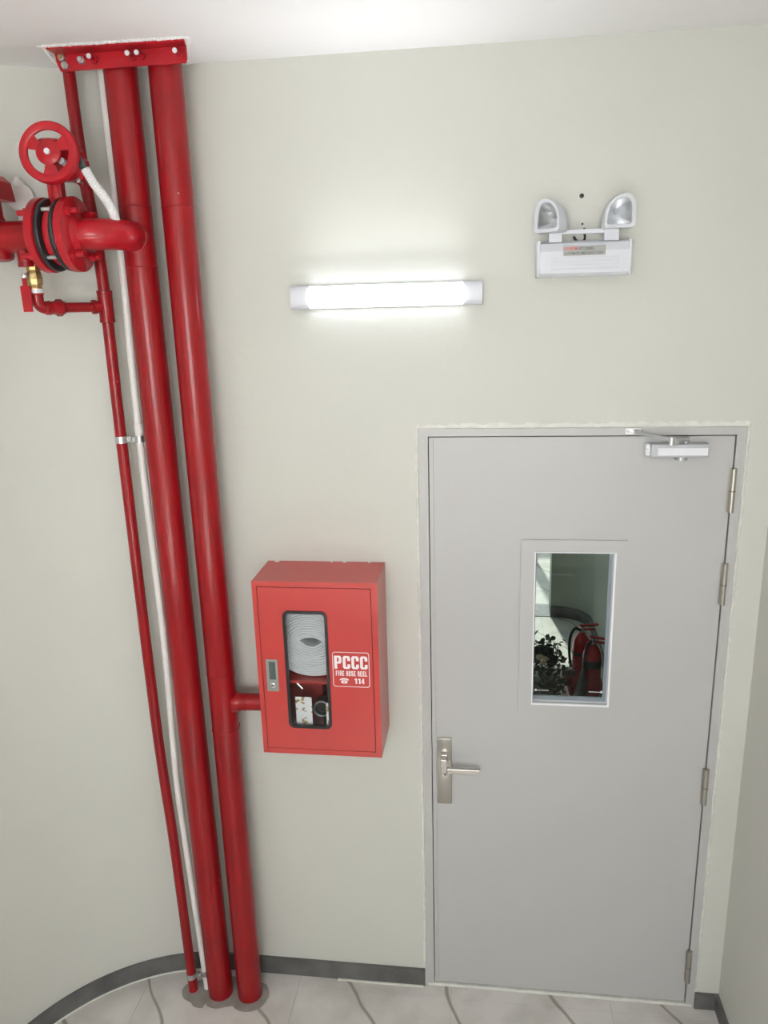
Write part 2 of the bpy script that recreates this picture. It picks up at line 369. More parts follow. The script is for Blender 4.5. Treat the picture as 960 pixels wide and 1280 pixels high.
link('glazing_bead', bm, mat('bright_white_bead', (.85, .86, .9, 1), .35), door, bevel=.001)
bm = bmesh.new()
frame_prism(bm, [(WX0+.001, WZ0+.001), (WX1-.001, WZ0+.001), (WX1-.001, WZ1-.001), (WX0+.001, WZ1-.001)], [(WX0+.005, WZ0+.014), (WX1-.012, WZ0+.014), (WX1-.012, WZ1-.004), (WX0+.005, WZ1-.004)], (0, .006, 0), o=(0, .018, 0))
link('glazing_gasket', bm, mat('grey_gasket', (.22, .26, .29, 1), .5), door)
gl = bx('window_pane', (WX0+.003, .0242, WZ0+.003), (WX1-.003, .0272, WZ1-.003), GLASS, door)
for x, sgn in ((.395, 1), (.617, -1)):
    bm = bmesh.new(); cyl(bm, (x, .0238, 1.278), (x, .0241, 1.278), .0045, 14); box(bm, (min(x, x+sgn*.043), .0238, 1.2765), (max(x, x+sgn*.043), .0241, 1.2785))
    link('etched_mark', bm, LETT, door)
# handle
hp = bx('handle_plate', (.053, -.009, .826), (.1035, -.0005, 1.092), SATIN, door, bevel=.0025, smooth=True)
bm = bmesh.new(); box(bm, (.068, -.032, 1.008), (.090, -.009, 1.040)); link('handle_neck', bm, SATIN, door, bevel=.002)
bm = bmesh.new(); box(bm, (.0685, -.062, .9855), (.0895, -.044, 1.038)); box(bm, (.070, -.046, 1.012), (.088, -.032, 1.036)); box(bm, (.0895, -.062, .9855), (.204, -.048, 1.004))
link('lever', bm, SATIN, door, bevel=.0015)
la('keyhole', (.080, -.009, .950), (0, -1, 0), [(0, .0075), (.002, .0075), (.003, .006)], CHR, door)
cy('key_slot', (.080, -.012, .950), (.080, -.0125, .950), .003, GAP, door, n=10)
bx('latch_strike', (.030, -.0045, 1.02), (.0325, -.0038, 1.07), SATIN, door)
# hinges, four, built once and copied
hz = [2.0, 1.692, .950, .191]
hb = bmesh.new(); cyl(hb, (.9745, -.0125, -.070), (.9745, -.0125, .070), .0085, 18)
h0 = link('hinge', hb, SATIN, door, smooth=True); h0.location.z = hz[0]
def sub(name, bm, m, par, smooth=False, bevel=0):
    o = link(name, bm, m, None, smooth=smooth, bevel=bevel); o.parent = par; return o
bm = bmesh.new(); lathe(bm, (.9745, -.0125, -.004), (0, 0, 1), [(0, .0088), (.001, .0092), (.003, .0092), (.004, .0088)], 18)
h0s = [sub('knuckle_ring', bm, mat('worn_brass', (.3, .22, .18, 1), .4, metal=.8), h0, True)]
bm = bmesh.new(); box(bm, (.9635, -.0065, -.069), (.974, -.0045, .069)); h0s.append(sub('hinge_leaf', bm, SATIN, h0))
for z in hz[1:]:
    c = h0.copy(); COL.objects.link(c); c.location.z = z
    for s_ in h0s: d = s_.copy(); COL.objects.link(d); d.parent = c
# door closer
dc = bx('door_closer', (.718, -.040, 2.109), (.889, 0, 2.151), SILV, door, bevel=.003)
def dsub(name, bm, m, **k): 
    o = link(name, bm, m, None, **k); o.parent = dc; o.matrix_parent_inverse = dc.matrix_parent_inverse.inverted() if False else Matrix(); return o
bm = bmesh.new(); box(bm, (.738, -.0415, 2.116), (.885, -.0395, 2.139)); dsub('front_label', bm, WHT)
bm = bmesh.new(); box(bm, (.704, -.030, 2.113), (.7185, -.0005, 2.150)); dsub('end_cap', bm, WHT, bevel=.003)
for z in (2.120, 2.142):
    bm = bmesh.new(); cyl(bm, (.711, -.0325, z), (.711, -.0295, z), .004, 12); dsub('screw', bm, CHR, smooth=True)
bm = bmesh.new(); cyl(bm, (.812, -.022, 2.099), (.812, -.022, 2.111), .018, 24); dsub('spindle_cap', bm, SILV, smooth=True)
bm = bmesh.new(); cyl(bm, (.822, -.022, 2.150), (.822, -.022, 2.164), .009, 16); cyl(bm, (.822, -.022, 2.157), (.822, -.022, 2.164), .012, 16); dsub('spindle', bm, CHR, smooth=True)
def bar(bm, a, b, wd, th):
    a, b = Vector(a), Vector(b); d = (b-a).normalized(); s = d.cross(Vector((0, 0, 1))).normalized()*wd/2; u_ = Vector((0, 0, 1))*th/2
    V = [bm.verts.new(q) for q in (a-s-u_, a+s-u_, a+s+u_, a-s+u_, b-s-u_, b+s-u_, b+s+u_, b-s+u_)]
    for f in ((0, 1, 2, 3), (7, 6, 5, 4), (0, 4, 5, 1), (1, 5, 6, 2), (2, 6, 7, 3), (3, 7, 4, 0)): bm.faces.new([V[i] for i in f])
bm = bmesh.new(); bar(bm, (.828, -.020, 2.163), (.765, -.090, 2.166), .016, .012); dsub('main_arm', bm, CHR, bevel=.001)
bm = bmesh.new(); bar(bm, (.765, -.090, 2.172), (.672, -.018, 2.186), .014, .010); dsub('link_arm', bm, SILV, bevel=.001)
bm = bmesh.new(); cyl(bm, (.765, -.090, 2.158), (.765, -.090, 2.180), .009, 16); dsub('elbow_pin', bm, CHR, smooth=True)
bm = bmesh.new(); box(bm, (.644, -.0095, 2.176), (.696, -.0045, 2.196)); box(bm, (.664, -.024, 2.182), (.680, -.009, 2.190)); dsub('arm_bracket', bm, CHR, bevel=.001)
for x in (.651, .689):
    bm = bmesh.new(); cyl(bm, (x, -.0115, 2.186), (x, -.0095, 2.186), .0045, 12); dsub('screw', bm, SILV, smooth=True)

# ------------------------------------------------------------ tube lamp on the wall
lamp = empty('wall_lamp', (-.09, 0, 2.615), 'slim lit LED batten lamp glowing white on the wall', 'lamp')
def batten(x0, x1, m, name, zc, hh, dd):
    bm = bmesh.new(); k = 14
    P = [(-hh, -.0145)] + [(-hh*(abs(math.cos(PI*i/k))**.7)*(1 if i < k/2 else -1), -.016-(dd-.016)*math.sin(PI*i/k)**.7) for i in range(k+1)] + [(hh, -.0145)]
    A = [bm.verts.new((x0, y, zc+z)) for z, y in P]; B = [bm.verts.new((x1, y, zc+z)) for z, y in P]
    bm.faces.new(A); bm.faces.new(B[::-1])
    for i in range(len(P)): j = (i+1) % len(P); bm.faces.new((A[i], B[i], B[j], A[j]))
    return link(name, bm, m, lamp, smooth=True)
ZL = 2.612
up_l = area('lamp_upward_spill', (-.09, -.048, ZL+.038), (-.09, -.38, H), .46, .02, .85, (.93, .95, 1)); up_l.data.spread = math.radians(120); up_l.parent = lamp; up_l.matrix_parent_inverse = Matrix.Translation(lamp.location).inverted()
bx('base_tray', (-.387, -.0144, ZL-.0345), (.204, 0, ZL+.0345), WPLA, lamp, bevel=.003)
batten(-.326, .144, LAMPON, 'diffuser', ZL, .033, .042)
batten(-.386, -.327, WPLA, 'end_cap', ZL, .035, .035); batten(.145, .203, WPLA, 'end_cap', ZL, .035, .035)

# ------------------------------------------------------------ emergency light
em = empty('emergency_light', (.49, 0, 2.65), 'white twin-head emergency light with two swivel spotlights', 'lamp')
bm = bmesh.new(); EX0, EX1, EZ0, EZ1 = .365, .622, 2.650, 2.749; P = []
for y, z in ((0, EZ0+.006), (0, EZ1-.002), (-.035, EZ1), (-.055, EZ1-.008), (-.068, EZ1-.030), (-.070, EZ0+.030), (-.066, EZ0+.008), (-.055, EZ0), (-.02, EZ0)): P.append((y, z))
prism(bm, P, (EX1-EX0, 0, 0), o=(EX0, 0, 0), u=(0, 1, 0), v=(0, 0, 1)); body = link('body', bm, WPLA, em, bevel=.003)
bx('end_plate', (EX0-.006, -.071, EZ0-.002), (EX0+.004, 0, EZ1+.001), WPLA, em, bevel=.004)
bx('end_plate', (EX1-.004, -.069, EZ0-.001), (EX1+.004, 0, EZ1), WPLA, em, bevel=.003)
for k in range(4):
    z = EZ0+.017+.010*k; bx('front_rib', (.400, -.0718, z), (.590, -.069, z+.004), WPLA, em, bevel=.0007)
lb = bx('name_plate', (.4335, -.0712, 2.706), (.5515, -.0698, 2.732), GREYLAB, em)
text('red_lettering', 'KENTOM', .438, 2.721, -.0715, .034, .008, REDP, em, .02)
text('black_lettering', 'KT-2200EL', .478, 2.721, -.0715, .042, .007, BLKP, em, .01)
text('black_lettering', 'AUTOMATIC EMERGENCY LIGHT', .438, 2.709, -.0715, .108, .0065, BLKP, em, .01)
# yoke: two uprights and the cross bar above the case
bx('bracket_upright', (.393, -.055, 2.745), (.430, -.035, 2.776), WPLA, em, bevel=.002); bx('bracket_upright', (.548, -.055, 2.745), (.590, -.035, 2.778), WPLA, em, bevel=.002)
bx('bracket_bar', (.420, -.052, 2.766), (.560, -.036, 2.779), WPLA, em, bevel=.002)
for x in (.405, .575): cy('foot_screw', (x, -.05, EZ0-.004), (x, -.05, EZ0+.001), .005, WPLA, em, n=12)
# heads: quarter-round housings with a mirrored reflector and clear lens
def head(cx, cz, yaw, tilt, sgn):
    Wd, Hh = .048, .046
    def outline(s):
        P = []
        pts = [(1, -1), (1, .25)] ; 
        q = [(.93, -.93)]
        P += [(s*.78, -s*1.0), (s*.93, -s*.93), (s*1.0, -s*.78), (s*1.0, s*.25)]
        for a in range(10, 100, 12):  # round over the top
            t = math.radians(a); P.append((s*(1.0-1.0*(1-math.cos(t))*.55), s*(.25+.75*math.sin(t))))
        for a in range(0, 91, 15):
            t = math.radians(a); P.append((s*(.38-1.22*math.sin(t)), s*(-.62+1.62*math.cos(t))))
        P += [(-s*.86, -s*.88), (-s*.72, -s*1.0)]
        return [(x*Wd*sgn, z*Hh) for x, z in P]
    T = Matrix.Translation((cx, -.052, cz)) @ Matrix.Rotation(yaw, 4, 'Z') @ Matrix.Rotation(tilt, 4, 'X')
    bm = bmesh.new(); A = [[bm.verts.new(T @ Vector((x, y, z))) for x, z in outline(s)] for s, y in ((.70, .036), (.90, .026), (1.0, .006), (1.02, -.016), (1.0, -.022), (.80, -.022), (.76, -.017))]
    n = len(A[0])
    bm.faces.new(A[0])
    for i in range(len(A)-1):
        for j in range(n): bm.faces.new((A[i][j], A[i][(j+1) % n], A[i+1][(j+1) % n], A[i+1][j]))
    h = link('lamp_head', bm, WPLA, em, smooth=True)
    bm = bmesh.new(); B = [[bm.verts.new(T @ Vector((x, y, z))) for x, z in outline(s)] for s, y in ((.76, -.0165), (.62, -.004), (.40, .010), (.16, .018))]
    for i in range(3):
        for j in range(n): bm.faces.new((B[i][j], B[i][(j+1) % n], B[i+1][(j+1) % n], B[i+1][j]))
    bm.faces.new(B[3]); r_ = link('reflector', bm, LENSF, None, smooth=True); r_.parent = h
    bm = bmesh.new(); cyl(bm, T @ Vector((0, .016, .002)), T @ Vector((0, -.004, .002)), .007, 14); b_ = link('bulb', bm, WPLA, None, smooth=True); b_.parent = h
    bm = bmesh.new(); prism(bm, outline(.765), T.to_3x3() @ Vector((0, .0015, 0)), o=T @ Vector((0, -.0185, 0)), u=T.to_3x3() @ Vector((1, 0, 0)), v=T.to_3x3() @ Vector((0, 0, 1)))
    g_ = link('lens', bm, GLASS2, None); g_.parent = h
    return h
head(.402, 2.816, math.radians(-40), math.radians(-6), -1)
head(.580, 2.821, math.radians(8), math.radians(-4), 1)
# supply wires
bm = bmesh.new(); tube(bm, [(.468, -.006, 2.762), (.474, -.010, 2.752), (.484, -.010, 2.745), (.496, -.010, 2.746), (.500, -.006, 2.758), (.4975, -.001, 2.785)], .0035, 8)
link('supply_wire', bm, RUB, em, smooth=True)
bm = bmesh.new(); tube(bm, [(.52, -.003, 2.750), (.545, -.004, 2.752), (.60, -.004, 2.764), (.625, -.003, 2.760), (.638, -.003, 2.735), (.640, -.003, 2.70), (.628, -.003, 2.68)], .0015, 6)
link('aerial_wire', bm, WPIPE, em, smooth=True)
o = la('wall_plug', (.487, 0, 2.874), (0, -1, 0), [(0, .0065), (.001, .0065), (.0015, .005)], GAP, None, 16); tag(o, 'dark empty anchor hole in the wall above the emergency light', 'plug')
o = la('wall_plug', (.492, 0, 2.797), (0, -1, 0), [(0, .003), (.001, .003), (.0015, .002)], GAP, None, 12); tag(o, 'tiny dark screw hole between the two lamp heads', 'plug')

# ------------------------------------------------------------ fire hose cabinet
cab = empty('hose_cabinet', (-.32, 0, 1.13), 'red steel fire hose cabinet with a black-rimmed glass window, on the wall', 'cabinet')
BX0, BX1, BZ0, BZ1, BY = -.522, -.118, 1.131, 1.7455, -.205
t = .0025
bm = bmesh.new()
box(bm, (BX0, BY+.0, BZ0), (BX0+t, -.001, BZ1)); box(bm, (BX1-t, BY+.0, BZ0), (BX1, -.001, BZ1)); box(bm, (BX0+t, BY+.0, BZ1-t), (BX1-t, -.001, BZ1)); box(bm, (BX0+t, BY+.0, BZ0), (BX1-t, -.001, BZ0+t)); box(bm, (BX0+t, -.004, BZ0+t), (BX1-t, -.001, BZ1-t))
link('case', bm, BOX, cab)
DX0, DX1, DZ0, DZ1 = -.5045, -.1395, 1.152, 1.7255
bm = bmesh.new(); frame_prism(bm, [(BX0, BZ0), (BX1, BZ0), (BX1, BZ1), (BX0, BZ1)], [(DX0-.0022, DZ0-.0022), (DX1+.0022, DZ0-.0022), (DX1+.0022, DZ1+.0022), (DX0-.0022, DZ1+.0022)], (0, .0025, 0), o=(0, BY-.0026, 0))
link('front_frame', bm, BOX, cab, bevel=.0006, seg=1)
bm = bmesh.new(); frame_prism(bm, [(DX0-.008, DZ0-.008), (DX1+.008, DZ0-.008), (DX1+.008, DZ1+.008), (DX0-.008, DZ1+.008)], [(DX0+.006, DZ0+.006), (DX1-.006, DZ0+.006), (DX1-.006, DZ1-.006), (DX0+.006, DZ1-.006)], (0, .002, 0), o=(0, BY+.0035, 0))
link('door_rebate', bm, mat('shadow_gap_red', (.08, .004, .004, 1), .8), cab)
GX0, GX1, GZ0, GZ1 = -.4255, -.2825, 1.232, 1.6465
cd = None
bm = bmesh.new(); frame_prism(bm, rect_sub(DX0, DX1, DZ0, DZ1), rrect(GX0+.004, GX1-.004, GZ0+.004, GZ1-.004, .014), (0, .0022, 0), o=(0, BY-.0028, 0))
bmesh.ops.remove_doubles(bm, verts=bm.verts, dist=1e-5)
cd = link('cabinet_door', bm, BOX, cab)
def csub(name, bm, m, **k):
    o = link(name, bm, m, None, **k); o.parent = cd; return o
bm = bmesh.new(); frame_prism(bm, rrect(GX0-.001, GX1+.001, GZ0-.001, GZ1+.001, .019), rrect(GX0+.008, GX1-.008, GZ0+.008, GZ1-.008, .012), (0, .010, 0), o=(0, BY-.0075, 0))
csub('rubber_seal', bm, RUB, smooth=True)
bm = bmesh.new(); prism(bm, rrect(GX0+.0065, GX1-.0065, GZ0+.0065, GZ1-.0065, .012), (0, .002, 0), o=(0, BY-.002, 0)); csub('glass_pane', bm, GLASS2)
bm = bmesh.new(); box(bm, (-.4925, BY-.0055, 1.362), (-.4535, BY-.0029, 1.476)); csub('latch_plate', bm, mat('latch_grey', (.33, .36, .33, 1), .35, metal=.6), bevel=.0006)
bm = bmesh.new(); box(bm, (-.4825, BY-.0062, 1.405), (-.4605, BY-.0054, 1.468)); csub('latch_paddle', bm, mat('latch_dark', (.10, .13, .125, 1), .3, metal=.4))
bm = bmesh.new(); lathe(bm, (-.473, BY-.0054, 1.384), (0, -1, 0), [(0, .009), (.002, .009), (.003, .0075), (.0032, .004)], 20); csub('lock_cylinder', bm, CHR, smooth=True)
bm = bmesh.new(); box(bm, (-.477, BY-.0092, 1.3830), (-.469, BY-.0086, 1.3852)); csub('key_slot', bm, GAP)
# printed sign
yS = BY-.0033
bm = bmesh.new(); frame_prism(bm, rrect(-.2705, -.150, 1.3865, 1.5095, .009), rrect(-.2685, -.152, 1.3885, 1.5075, .0075), (0, .0003, 0), o=(0, yS, 0)); csub('sign_border', bm, LETT)
C_ = [(1, .36), (1, .12), (.82, 0), (.18, 0), (0, .12), (0, .88), (.18, 1), (.82, 1), (1, .88), (1, .62), (.62, .62), (.62, .80), (.56, .85), (.44, .85), (.38, .80), (.38, .20), (.44, .15), (.56, .15), (.62, .20), (.62, .36)]
BOWL = [(.38, 1), (.82, 1), (1, .88), (1, .52), (.82, .40), (.38, .40), (.38, .55), (.58, .55), (.62, .59), (.62, .81), (.58, .85), (.38, .85)]
def rc(a, b, c, d): return [(a, b), (c, b), (c, d), (a, d)]
GLYPH = {'P': [rc(0, 0, .38, 1), BOWL], 'C': [C_], 'F': [rc(0, 0, .42, 1), rc(.42, .82, 1, 1), rc(.42, .42, .9, .60)], 'I': [rc(.04, 0, .46, 1)],
 'R': [rc(0, 0, .36, 1), BOWL, [(.62, 0), (1, 0), (1, .30), (.84, .41), (.50, .41), (.62, .28)]], 'E': [rc(0, 0, .42, 1), rc(.42, .82, 1, 1), rc(.42, .41, .92, .59), rc(.42, 0, 1, .18)],
 'H': [rc(0, 0, .38, 1), rc(.62, 0, 1, 1), rc(.38, .42, .62, .60)], 'O': [[(.5, 0), (.18, 0), (0, .12), (0, .88), (.18, 1), (.5, 1), (.5, .85), (.42, .85), (.38, .80), (.38, .20), (.42, .15), (.5, .15)], [(.5, 0), (.82, 0), (1, .12), (1, .88), (.82, 1), (.5, 1), (.5, .85), (.58, .85), (.62, .80), (.62, .20), (.58, .15), (.5, .15)]],
 'S': [[(0, .30), (0, .12), (.18, 0), (.82, 0), (1, .12), (1, .46), (.85, .56), (.38, .66), (.38, .82), (.62, .82), (.62, .70), (1, .70), (1, .88), (.82, 1), (.18, 1), (0, .88), (0, .60), (.15, .48), (.62, .36), (.62, .18), (.38, .18), (.38, .30)]],
 'L': [rc(0, 0, .42, 1), rc(.42, 0, 1, .18)], '1': [rc(.35, 0, .85, 1), [(.35, 1), (.05, .86), (.05, .70), (.35, .76)]], '4': [rc(.5, 0, .88, 1), [(.5, 1), (0, .38), (0, .20), (.5, .20), (.5, .36), (.28, .36), (.5, .66)], rc(.88, .20, 1, .36)]}
def ctext(s_, x, z, wd, hh, gap=.22):
    units = sum(.5 if c in ' I' else 1 for c in s_)+gap*(len(s_)-1); uw = wd/units; cx = x
    bm = bmesh.new()
    for c in s_:
        if c == ' ': cx += uw*(.5+gap); continue
        for poly in GLYPH[c]: prism(bm, [(a*uw, b*hh) for a, b in poly], (0, .0003, 0), o=(cx, yS, z))
        cx += uw*((.5 if c == 'I' else 1)+gap)
    csub('lettering', bm, LETT)
ctext('PCCC', -.2645, 1.4505, .1085, .0455, .17); ctext('FIRE HOSE REEL', -.2610, 1.4255, .1025, .0180, .34); ctext('114', -.2005, 1.3985, .0325, .0190, .15)
bm = bmesh.new()
prism(bm, [(-.0075, 0), (.0075, 0), (.0105, .0035), (.0105, .006), (.006, .0115), (-.006, .0115), (-.0105, .006), (-.0105, .0035)], (0, .0003, 0), o=(-.2340, yS, 1.3985))
prism(bm, [(-.0145, .011), (-.0100, .011), (-.0085, .0135), (.0085, .0135), (.0100, .011), (.0145, .011), (.0145, .0145), (.010, .0175), (.004, .0188), (-.004, .0188), (-.010, .0175), (-.0145, .0145)], (0, .0003, 0), o=(-.2340, yS, 1.3985))
csub('telephone_symbol', bm, LETT)
bm = bmesh.new(); torus(bm, (-.2340, yS-.0002, 1.4040), (0, 1, 0), .003, .0007, 12, 4); csub('telephone_dial', bm, BOX)
# inside
bx('shelf_bracket', (-.470, -.19, 1.383), (-.235, -.06, 1.393), BOX, cab)
bx('hanger_post', (-.405, -.09, 1.16), (-.335, -.02, 1.383), BOXIN, cab)
la('valve_outlet', (-.326, -.10, 1.275), (0, -1, 0), [(0, .020), (.03, .020), (.032, .030), (.055, .030), (.058, .027), (.058, .022), (.045, .021)], RUB, cab)
bm = bmesh.new(); torus(bm, (-.326, -.158, 1.275), (0, 1, 0), .0265, .0035, 32, 8); link('coupling_ring', bm, mat('dull_alloy', (.22, .23, .24, 1), .4, metal=.7), cab, smooth=True)
bx('painted_reflection', (-.407, -.186, 1.225), (-.352, -.185, 1.332), REFL, cab)  # flat panel standing in for a window reflection on the pane
bx('painted_glint', (-.304, -.186, 1.228), (-.290, -.185, 1.312), REFL, cab)  # second, narrower piece of the same imitated reflection
bm = bmesh.new(); cyl(bm, (-.41, -.16, 1.375), (-.385, -.165, 1.352), .006, 10); link('hanger_pin', bm, CHR, cab, smooth=True)
for x, z, r_ in ((-.49, .002, .010), (-.17, .001, .006), (-.30, .0015, .005), (-.255, .0012, .007)): la('plaster_crumb', (x, -.006, BZ1), (0, 0, 1), [(0, r_), (z*.7, r_*.7), (z, r_*.2)], PLAST, cab, 8)
# folded hose
bm = bmesh.new(); hc = (-.350, 1.520); prev = None; turns = 13; NN = 44
for i in range(turns*NN+1):
    a = i*2*PI/NN; f = i/NN; j = .0006*math.sin(5*a+f)
    rx = .034+.0080*f+j; rz = .015+.0083*f+j
    e = 1.0
    ca, sa = math.cos(a), math.sin(a)
    cx = hc[0]+ca*rx+.006*math.sin(a*2)*max(0, 1-f/5); cz = hc[1]+sa*rz*(1-.25*(abs(ca)**3)*max(0, 1-f/6))
    ox = ca*.0026*1; oz = sa*.0026
    d = Vector((ca/rx, 0, sa/rz)).normalized()*.0034
    q = Vector((cx, 0, cz)); row = [bm.verts.new(q+d+Vector((0, -.160, 0))), bm.verts.new(q+d*.0+Vector((0, -.1625, 0))), bm.verts.new(q-d+Vector((0, -.160, 0))), bm.verts.new(q-d+Vector((0, -.097, 0))), bm.verts.new(q+d+Vector((0, -.097, 0)))]
    if prev:
        for k in range(5): bm.faces.new((prev[k], prev[(k+1) % 5], row[(k+1) % 5], row[k]))
    prev = row
hs = link('fire_hose', bm, HOSE, smooth=False); tag(hs, 'rolled flat white canvas fire hose inside the red cabinet', 'hose')

# ------------------------------------------------------------ risers
def riser(name, pts, r, label, cat='pipe', m=PIPE, n=40):
    t = empty(name, pts[-1], label, cat); bm = bmesh.new(); tube(bm, pts, r, n); link('pipe', bm, m, t, smooth=True); return t
def seam(c, r, par, tilt=(0, 0, 1), m=PIPE, th=.0018):
    bm = bmesh.new(); torus(bm, c, tilt, r, th, 40, 8); return link('weld_seam', bm, m, par, smooth=True)
PR = [(-.692, -.112, H-.001), (-.688, -.112, 2.2), (-.684, -.113, 1.2), (-.6795, -.115, .0)]
pr = riser('fire_riser', PR, .0475, 'rightmost thick red riser pipe, with a short branch into the cabinet', 'pipe')
seam((-.6905, -.112, 2.877), .0475, pr); seam((-.6845, -.113, 1.372), .0478, pr, (.05, .1, 1)); seam((-.6835, -.113, 1.165), .0478, pr, (-.05, -.1, 1))
cy('branch_pipe', (-.66, -.108, 1.262), (-.520, -.106, 1.264), .030, PIPE, pr, n=32)
bm = bmesh.new(); lathe(bm, (-.647, -.108, 1.262), (1, 0, 0), [(0, .041), (.008, .036), (.016, .032), (.024, .031)], 32); link('branch_saddle', bm, PIPE, pr, smooth=True)
bm = bmesh.new(); torus(bm, (-.606, -.107, 1.2625), (1, 0, 0), .030, .0018, 30, 8); link('weld_seam', bm, PIPE, pr, smooth=True)
PM = [(-.824, -.115, H-.001), (-.818, -.115, 2.4), (-.810, -.116, 1.4), (-.797, -.117, .0)]
pm = riser('fire_riser', PM, .0475, 'middle thick red riser pipe, joined by the elbow from the valve', 'pipe')
seam((-.8205, -.115, 2.885), .0475, pm); seam((-.8195, -.115, 2.715), .0475, pm, (.02, -.05, 1))
ZA = 2.798
el = [(-.820, -.13, ZA), (-.820, -.160, ZA)] + [tuple(q) for q in arc((-.925, -.165, ZA), (1, 0, 0), (0, -1, 0), .105, 0, 90, 14)][1:] + [(-.932, -.270, ZA)]
bm = bmesh.new(); tube(bm, el, .0425, 36); link('elbow', bm, VALVE, pm, smooth=True)
bm = bmesh.new(); torus(bm, (-.820, -.157, ZA), (0, 1, 0), .0425, .0022, 36, 8); link('weld_seam', bm, VALVE, pm, smooth=True)
# flanges
YV = -.27
def flange(name, x0, x1, par, neck):
    R_ = .101
    bm = bmesh.new(); lathe(bm, (x0, YV, ZA), (1, 0, 0), [(0, R_-.002), (.002, R_), (x1-x0-.002, R_), (x1-x0, R_-.003)], 56); f = link(name, bm, VALVE, par, smooth=True)
    x = x1 if neck > 0 else x0
    bm = bmesh.new(); lathe(bm, (x, YV, ZA), (neck, 0, 0), [(-.001, .056), (.003, .054), (.009, .046), (.013, .043)], 40); o = link('neck_weld', bm, VALVE, None, smooth=True); o.parent = f
    o.matrix_parent_inverse = Matrix.Translation(-par.location) @ Matrix() if False else Matrix()
    return f
def bolts(x0, x1, par, sgn, hex_r=.013):
    for k in range(4):
        a = math.radians(45+90*k); y, z = YV+.080*math.cos(a), ZA+.080*math.sin(a)
        bm = bmesh.new(); cyl(bm, (x0, y, z), (x0+sgn*.013, y, z), hex_r, 6); cyl(bm, (x0, y, z), (x0+sgn*(.028+.010*((k*7) % 3)/2), y, z), .0078, 12)
        link('flange_bolt', bm, VALVE, par, smooth=False, bevel=.0008)
flange('flange', -.950, -.926, pm, 1); bolts(-.926, 0, pm, 1)
# left feed pipe
feed = empty('feed_pipe', (-1.3, YV, ZA), 'thick red horizontal pipe entering from the left, flanged to the valve', 'pipe')
cy('pipe', (-1.497, YV, ZA+.004), (-1.034, YV, ZA), .0435, PIPE, feed, n=36)
flange('flange', -1.036, -1.0115, feed, -1); bolts(-1.036, 0, feed, -1)
la('outlet_cap', (-1.18, YV, ZA), (0, 0, -1), [(0, .042), (.052, .042), (.060, .038), (.065, .026), (.066, .0)], PIPE, feed)
la('drain_socket', (-1.098, YV, ZA-.030), (0, 0, -1), [(0, .021), (.040, .021), (.041, .023), (.052, .023)], PIPE, feed)
# butterfly valve
val = empty('butterfly_valve', (-.981, YV, ZA), 'red butterfly valve with a handwheel, clamped between two flanges', 'valve')
for x in (-1.011, -.968):
    bm = bmesh.new(); lathe(bm, (x, YV, ZA), (1, 0, 0), [(0, .092), (.003, .097), (.009, .099), (.015, .097), (.0175, .090)], 56); link('rubber_gasket', bm, RUB, val, smooth=True)
la('valve_disc_body', (-.993, YV, ZA), (1, 0, 0), [(0, .078), (.003, .082), (.012, .084), (.021, .082), (.024, .078)], VALVE, val, 48)
for k in range(4):
    a = math.radians(45+90*k); y, z = YV+.088*math.cos(a), ZA+.088*math.sin(a); cy('tie_rod', (-.994, y, z), (-.967, y, z), .006, ZINC, val, n=10)
# stem neck and gearbox
bm = bmesh.new(); prism(bm, [(-.020, -.012), (.020, -.012), (.020, .012), (-.020, .012)], (0, 0, .10), o=(-.978, YV, ZA+.080), u=(1, 0, 0), v=(0, 1, 0)); cyl(bm, (-.975, YV, ZA+.078), (-.975, YV, ZA+.16), .017, 20)
link('stem_neck', bm, VALVE, val, bevel=.002)
GZ = 2.995
gb = None
bm = bmesh.new(); prism(bm, rrect(-.99, -.905, 2.942, 3.03, .02), (0, .062, 0), o=(0, -.292, 0)); prism(bm, rrect(-.94, -.880, 2.935, 2.995, .012), (0, .045, 0), o=(0, -.300, 0)); 
link('gearbox', bm, VALVE, val, bevel=.003, smooth=True)
cy('input_shaft', (-.948, -.335, GZ), (-.948, -.29, GZ), .014, CHR, val)
cy('position_rod', (-.925, -.325, 2.982), (-.925, -.29, 2.976), .009, WPLA, val)
la('gear_cap', (-.985, -.261, 3.03), (0, 0, 1), [(0, .040), (.012, .040), (.018, .030), (.020, .012)], VALVE, val)
cy('cap_bolt', (-.895, -.305, 2.935), (-.895, -.285, 2.930), .009, CHR, val, n=6, smooth=False)
# handwheel: dished rim, three slots, hub and nut
T = Matrix.Translation((-.943, -.352, GZ+.004)) @ Matrix.Rotation(math.radians(-7), 4, 'X') @ Matrix.Rotation(math.radians(6), 4, 'Z')
bm = bmesh.new(); NW = 72; Ro, Ri, Rh = .0785, .056, .033
def wheel_pt(r, a, y): return bm.verts.new(T @ Vector((r*math.cos(a), y, r*math.sin(a))))
spoke = [math.radians(s) for s in (25, 150, 275)]
def is_spoke(a):
    return any(abs((a-s+PI) % (2*PI)-PI) < math.radians(21) for s in spoke)
rimprof = [(Ri, -.004), (Ri+.004, -.007), (Ro-.003, -.007), (Ro, -.003), (Ro, .016), (Ro-.004, .018), (Ro-.008, .006), (Ri, .003)]
rings = [[wheel_pt(r, 2*PI*i/NW, y) for r, y in rimprof] for i in range(NW)]
for i in range(NW):
    for k in range(8): bm.faces.new((rings[i][k], rings[(i+1) % NW][k], rings[(i+1) % NW][(k+1) % 8], rings[i][(k+1) % 8]))
hubp = [(.0005, -.006), (Rh-.004, -.006), (Rh, -.003), (Rh, .004), (.0005, .012)]
hr = [[wheel_pt(r, 2*PI*i/NW, y) for r, y in hubp] for i in range(NW)]
for i in range(NW):
    for k in range(4): bm.faces.new((hr[i][k], hr[(i+1) % NW][k], hr[(i+1) % NW][k+1], hr[i][k+1]))
